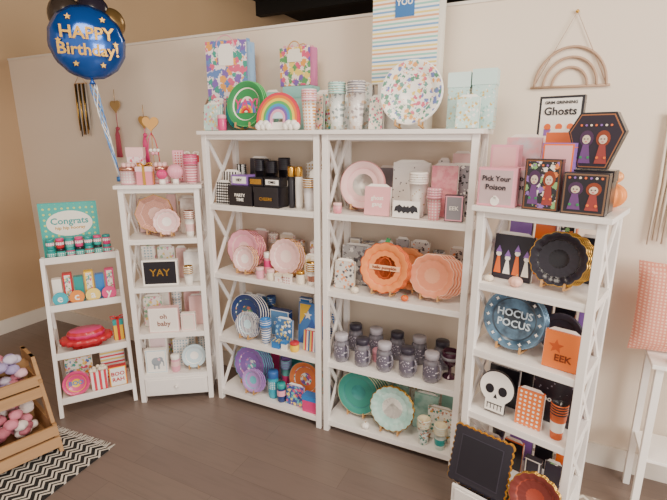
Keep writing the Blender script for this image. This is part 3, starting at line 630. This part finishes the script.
# drawer contents + leaning trays
put(card_box(.15,.12,.10,BLACK,BLACK,None,border=GREY),'party_supply_box',RC,.135,-.05,.057); put(card_box(.15,.12,.10,ORANGE,ORANGE,None),'party_supply_box',RC,.34,-.05,.057)
z=.158
def tray():
    mb=MB(); s=.135; n=9
    def sc(s,a):
        P=[]
        for sd in range(4):
            for i in range(n*4):
                t=-1+2*i/(n*4); b=s+a*abs(math.sin(pi*i/4)); p=[(t*s,-b),(b,t*s),(-t*s,b),(-b,-t*s)][sd]; P.append((p[0],p[1]+.15))
        return P
    mb.prism(sc(s,.008),.008,.012,GOLD); mb.prism(sc(s-.004,.006),.0,.008,mat('#2a2630',.25),side=GOLD)
    mb.prism([(-.1,.05),(.1,.05),(.1,.25),(-.1,.25)],-.002,0,mat('#3a3542',.2)); mb.prism([(-.095,.055),(.095,.055),(.095,.245),(-.095,.245)],-.003,-.002,mat('#221f28',.2))
    return mb
put(tray(),'black_square_plate',RC,.13,-.10,z,0,15)
put(plate(.11,mat('#a8402c'),mat('#7a2f28'),3,16,.05,easel=False,edge=GOLD),'rust_red_plate_stack',RC,.385,-.10,z,0,15)
fill(RC,.20,.06,.44,.22,'halloween',.12,.2); fill(RC,.20,.06,.44,.12,'halloween',.1,.16)
# --- ladder stand stock
def lsv(zz,dv): return .28*zz+dv
z=.982; THEME='bright'
def sign():
    mb=MB(); mb.box(-.17,.17,0,.008,0,.36,mat('#2bb3a8')); mb.box(-.16,.16,-.002,0,.03,.35,dots('#2bb3a8','#c9d66a',28,.2)); mb.prism(circ(0,.22,.135,28,rz=.085),-.004,-.002,mat('#f3efe2'))
    mb.text('Congrats',.06,TEAL,0,-.005,.235); mb.text('hip hip hooray',.03,GOLD,0,-.005,.19); mb.bar((0,.008,.2),(0,.03,0),.01,EASEL); return mb
put(sign(),'polka_dot_party_sign',LS,.18,lsv(.97,.095),z,0,2)
pc=[TEAL,mat('#2bb3a8'),HOT,TEAL,RED,mat('#5fc4b8'),HOT]
for i in range(7): 
    put(pot(.026,.07,pc[i],BLACK if i%2 else TEAL,dots('#2bb3a8','#f7f3ee',80,.3)),'candle_jar',LS,.055+.055*i,lsv(.97,.035),z)
    put(pot(.025,.065,pc[(i+3)%7],HOT if i%2 else TEAL,dots('#f7f3ee','#e63980',80,.3)),'candle_jar',LS,.055+.055*i,lsv(.97,.035),z+.0715)
z=.682
for i,c in enumerate((TEXTW,RED,TEAL,YEL,BLUE,HOT)):
    put(card_box(.054,.05,.17+.03*(i%2),floral('#f5efe6',DP,60,.45) if i%2 else c,c),'candy_box',LS,.06+.063*i,lsv(.67,.11),z)
for i,(ch,c) in enumerate((('e','#2bb3c8'),('c','#f08a2a'),('a','#f4d35e'),('y','#e63980'))):
    mb=MB(); mb.prism(circ(0,.045,.045,20),0,.01,mat(c)); mb.text(ch,.07,TEXTW,0,-.002,.047); put(mb,'letter_disc',LS,.07+.097*i,lsv(.67,.03),z,RND.uniform(-10,10),8)
z=.382
def cake_stand():
    mb=MB(); D=Matrix.Diagonal((1,.68,1,1)); rf=lambda a:1+.035*math.cos(a*16)
    mb.lathe([(1e-5,0),(.09,0),(.085,.01),(.03,.025),(.025,.05),(.05,.06),(.14,.066),(.15,.06),(.15,.04),(.155,.04),(.155,.072),(.14,.075),(1e-5,.073)],RED,96,D,rf)
    mb.lathe([(1e-5,.076),(.11,.076),(.112,.10),(.10,.12),(1e-5,.125)],[HOT,HOT,RED,HOT],64,D,lambda a:1+.03*math.cos(a*12))
    return mb
put(cake_stand(),'red_cake_stand',LS,.19,lsv(.37,.1),z)
put(gift_box(.06,.06,.15,YEL,TEAL,RED),'gift_box',LS,.39,lsv(.37,.12),z)
z=.102
put(plate(.08,YEL,HOT,3,0,label='BOO',lm=BLUE,ls=.5,easel=False),'pink_rimmed_plate_stack',LS,.10,lsv(.09,.04),z,0,12)
def popcorn():
    mb=MB(); mb.box(-.045,.045,-.03,.03,0,.14,stripes(['#e8384f','#f7f3ee'],32,0),tx=.01,ty=.006)
    for i in range(14): mb.ball((RND.uniform(-.045,.045),RND.uniform(-.025,.025),.145+RND.uniform(0,.015)),.014,CREAM,1,8,5)
    return mb
put(popcorn(),'popcorn_box',LS,.235,lsv(.09,.06),z)
put(card_box(.11,.04,.15,mat('#f7f3ee'),RED,'BOO|RAH',RED,.35,border=YEL),'greeting_card_box',LS,.35,lsv(.09,.05),z)
put(napkins(.16,.2,.03,floral('#f5efe6',DP,40,.5),YEL),'napkin_pack',LS,.12,lsv(.09,.17),z,0,3); put(napkins(.15,.22,.03,stripes(['#f7f3ee','#e8384f','#f7f3ee','#f4d35e'],20),RED),'napkin_pack',LS,.33,lsv(.09,.17),z,0,3)
# --- balloon
def balloon():
    mb=MB(); BL=mat('#1557b8',.18,.45,.5); R=.21
    mb.lathe([(1e-5,-.09),(.08,-.088),(.14,-.07),(.185,-.035),(R,0),(.185,.035),(.14,.07),(.08,.088),(1e-5,.09)],BL,40,Rx(pi/2),rf=lambda a:1+.012*math.sin(a*14))
    mb.text('HAPPY',.095,GOLD,0,-.094,.035,.003); mb.text('Birthday!',.09,GOLD,0,-.094,-.055,.003)
    for i in range(6): mb.prism(star_pts(.15*math.cos(2.2+.0+i*1.0),.15*math.sin(2.2+i*1.0),.018),-.08,-.06,GOLD)
    for x,y,q,r,m in((-.10,.14,.17,.10,mat('#3a2f28',.25)),(.05,.15,.2,.10,mat('#2a2430',.2)),(.15,.14,.15,.08,mat('#8a6a3a',.3,.6))):
        mb.ball((x,y,q),r,m,1.12,20,12)
    mb.lathe([(1e-5,0),(.02,0),(.006,.03),(1e-5,.035)],BL,10,T(0,0,-.235))
    z0=-.235; B=(.09,-.07,-.80)
    for k in range(6):
        pts=[(B[0]*t+ .02*math.sin(11*t+k*1.3)*(1-t*.8),B[1]*t+.012*math.cos(9*t+k)*(1-t*.8),z0+(B[2]-z0)*t) for t in [i/30 for i in range(31)]]
        mb.tube(pts,.0035,(mat('#6ca6e8',.3),TEXTW,mat('#b9cde8',.3),mat('#3577c8',.3))[k%4],5)
    mb.lathe([(1e-5,0),(.02,0),(.02,.03),(1e-5,.03)],mat('#4c8fe0',.3,.6),12,T(B[0],B[1],B[2]-.025))
    return mb
obj(balloon(),'birthday_balloon_bunch',T(-1.48,2.93,2.314)@Rz(math.radians(27)))
# --- wall decor
def w_at(mb,name,u,zz,v=-.012): return obj(mb,name,W@T(u,v,zz))
def rainbow_hanging(s,top):
    mb=MB(); c=mat('#b8957a',.9)
    for r in(.235,.175,.115): 
        mb.tube([(s*r*math.cos(a),0,s*r*math.sin(a)*1.15) for a in [pi*i/20 for i in range(21)]],s*.009,c)
    mb.tube([(-s*.26,0,0),(s*.26,0,0)],s*.009,c)
    mb.tube([(-s*.24,0,0),(0,0,top),(s*.24,0,0)],.002,c); mb.ball((0,0,top),.008,GOLD,1,8,6)
    return mb
w_at(rainbow_hanging(.66,.33),'macrame_rainbow_wall_hanging',1.96,2.00)
w_at(rainbow_hanging(.42,.2),'macrame_rainbow_wall_hanging',-.20,1.93)
def tassel_heart(hc,tc,L):
    mb=MB(); mb.prism(heart_pts(.055,0,0),-.012,.0,hc); mb.tube([(0,-.006,.03),(0,-.006,.12)],.002,GOLD); mb.tube([(0,-.006,-.05),(0,-.006,-L)],.003,tc)
    mb.ball((0,-.006,-L),.016,tc,1,10,6); 
    for i in range(10): a=2*pi*i/10; mb.tube([(0,-.014,-L),(.014*math.cos(a),-.014+.012*math.sin(a),-L-.05),(.022*math.cos(a),-.014+.012*math.sin(a),-L-.22)],.005,tc,5)
    return mb
w_at(tassel_heart(mat('#b08a52',.5),mat('#b5475a',.8),.17),'heart_tassel_garland',-1.17,2.0,-.02)
w_at(tassel_heart(mat('#b98a45',.4),HOT,.10),'heart_tassel_garland',-.88,1.88,-.02)
def fringe(cs,w,L,n):
    mb=MB(); mb.tube([(-w/2,0,0),(w/2,0,0)],.006,EASEL)
    for i in range(n):
        x=-w/2+w*(i+.5)/n; mb.tube([(x,-.004,0),(x+.004,-.008,-L*.5),(x-.003,-.004,-L*(.85+.15*RND.random()))],[.006,.008,.004],cs[i%len(cs)],5)
    mb.tube([(-w/2,0,0),(0,0,w*.5),(w/2,0,0)],.002,EASEL); return mb
w_at(fringe([GOLD,BLACK,mat('#bfb3a4')],.14,.42,9),'tassel_banner',-1.55,2.18,-.02)
w_at(fringe([mat('#d9c9b4',.9),mat('#c9b49a',.9)],.26,.62,14),'macrame_wall_hanging',2.50,1.86,-.02)
# --- right edge
RT=frame(1.40,1.80,-25.9)
def side_table():
    mb=MB(); h=.80
    for x in(.02,.37):
        for y in(.0,.23): mb.box(x,x+.03,y,y+.03,0,h-.02,WHITE)
    mb.box(.0,.42,-.02,.27,h-.02,h,WHITE); mb.box(.03,.39,.01,.25,.3,.315,WHITE); return mb
obj(side_table(),'white_side_table',RT,.002)
def cushion(s,m):
    mb=MB(); n=12; V=[];F=[]
    for side in(-1,1):
        for i in range(n+1):
            for j in range(n+1):
                x=-1+2*i/n; q=-1+2*j/n; e=max(0,(1-x**4)*(1-q**4))
                V.append((x*s/2*(1-.06*(1-q*q)),side*.055*e**.5,s/2+q*s/2*(1-.06*(1-x*x))))
    o=(n+1)**2
    for k in(0,1):
        for i in range(n):
            for j in range(n):
                a=k*o+i*(n+1)+j; f=(a,a+n+1,a+n+2,a+1); F.append(f if k==0 else f[::-1])
    mb.add(V,F,m,None,True); return mb
put(cushion(.42,dots('#e58a72','#f3c0a4',70,.3)),'throw_cushion',RT,.13,.12,.80,0,9)
put(pot(.03,.05,mat('#274c3b'),mat('#1c3a2c')),'plant_pot',RT,.10,.01,.80)
obj(MB().box(-.35,.9,-.9,.2,.001,.009,rugmat('#a89888','#e6ddd0',10)),'cream_patterned_rug',frame(1.40,1.62,-25.9))
# --- wood crate display
CR=frame(-2.145,1.56,48.7,.012)
WD=woodmat('#8f6238','#ad7f4d',4); WDD=woodmat('#7a5230','#966a40',4)
def crate():
    mb=MB(); w=.9
    for x in(0,w-.02):
        mb.add([(x,0,0),(x,.06,0),(x,.34,.50),(x,.28,.50),(x+.02,0,0),(x+.02,.06,0),(x+.02,.34,.50),(x+.02,.28,.50)],[(0,1,2,3),(7,6,5,4),(0,4,5,1),(1,5,6,2),(2,6,7,3),(3,7,4,0)],WD)
        mb.box(x,x+.02,.44,.49,0,.50,WD); mb.box(x,x+.02,.28,.48,.45,.50,WD); mb.box(x,x+.02,.06,.44,.03,.15,WD); mb.box(x,x+.02,.2,.44,.29,.38,WD)
    for z0,v0,v1 in((.03,.02,.44),(.29,.18,.44)):
        mb.box(.02,w-.02,v0,v1,z0,z0+.012,WDD)
        for a,b in((0,.05),(.06,.11)):
            k=.5; p=[(v0-.014+a*k,z0+a),(v0-.014+b*k,z0+b),(v0+b*k,z0+b),(v0+a*k,z0+a)]
            mb.add([(.0,*q) for q in p]+[(w,*q) for q in p],[(0,1,2,3),(7,6,5,4),(0,4,5,1),(1,5,6,2),(2,6,7,3),(3,7,4,0)],WD)
        mb.box(.02,w-.02,v1-.01,v1,z0,z0+.15,WD)
    return mb
obj(crate(),'wooden_bin_display',CR,.001)
def plush(cs,n,w,d,hh):
    mb=MB()
    for i in range(n):
        x=RND.uniform(-w/2,w/2); y=RND.uniform(-d/2,d/2); mb.ball((x,y,.035+RND.uniform(0,hh)),RND.uniform(.028,.038),cs[i%len(cs)],.8,20,8,rf=lambda a:1+.08*math.sin(a*5+x*50))
    return mb
put(plush([mat('#e9b8bf',.9),mat('#e6d6d0',.9),mat('#d87f92',.9),mat('#b86474',.9)],170,.74,.2,.16),'pink_plush_toy_pile',CR,.46,.27,.043)
put(plush([mat('#a898c8',.8),mat('#d0c4d8',.8),mat('#e0b0bc',.8),mat('#d87f92',.9)],140,.76,.10,.19),'purple_plush_toy_pile',CR,.46,.335,.303)
# --- rug
RG=frame(-1.30,2.257,68.3)
def rug():
    mb=MB(); mb.box(-1.0,0,0,.8,.001,.010,rugmat()); fr=mat('#d8cfc2',.95)
    for i in range(60):
        y=.007+.8*i/60; mb.tube([(0,y,.006),(.02,y+RND.uniform(-.006,.006),.005),(.045,y+RND.uniform(-.012,.012),.004)],.0028,fr,4)
    return mb
obj(rug(),'chevron_rug',RG)
# ---------------------------------------------------------------- lights + camera
def area(name,loc,to,size,power,col,sy=None):
    l=bpy.data.lights.new(name,'AREA'); l.energy=power; l.size=size; l.color=col
    if sy: l.shape='RECTANGLE'; l.size_y=sy
    o=bpy.data.objects.new(name,l); bpy.context.scene.collection.objects.link(o); o.location=loc
    o.rotation_euler=(Vector(to)-Vector(loc)).to_track_quat('-Z','Y').to_euler(); return o
area('window_daylight',(3.0,-1.6,2.1),(.5,2.3,1.1),1.9,185,(1,.94,.87),1.5)
area('ceiling_fill',(-.6,.6,3.6),(-.6,1.2,0),1.2,70,(1,.86,.70))  # unseen overhead area light, added to brighten the shelves
area('ceiling_fill',(1.6,-.6,3.6),(1.4,.4,0),1.2,80,(1,.89,.76))  # second added overhead light, no fixture modelled
area('ceiling_fill',(.5,5.2,3.5),(-2,5.2,2.2),1.2,45,(1,.86,.66))  # added warm light on the left wall beyond the partition
w=bpy.data.worlds.new('world'); bpy.context.scene.world=w; w.use_nodes=True
w.node_tree.nodes['Background'].inputs[0].default_value=(1,.90,.82,1); w.node_tree.nodes['Background'].inputs[1].default_value=1.15
cam=bpy.data.cameras.new('camera'); co=bpy.data.objects.new('camera',cam); bpy.context.scene.collection.objects.link(co)
cam.sensor_width=36; cam.lens=450/667*36; co.location=(0,0,1.76); co.rotation_euler=(math.radians(76),0,0)
bpy.context.scene.camera=co
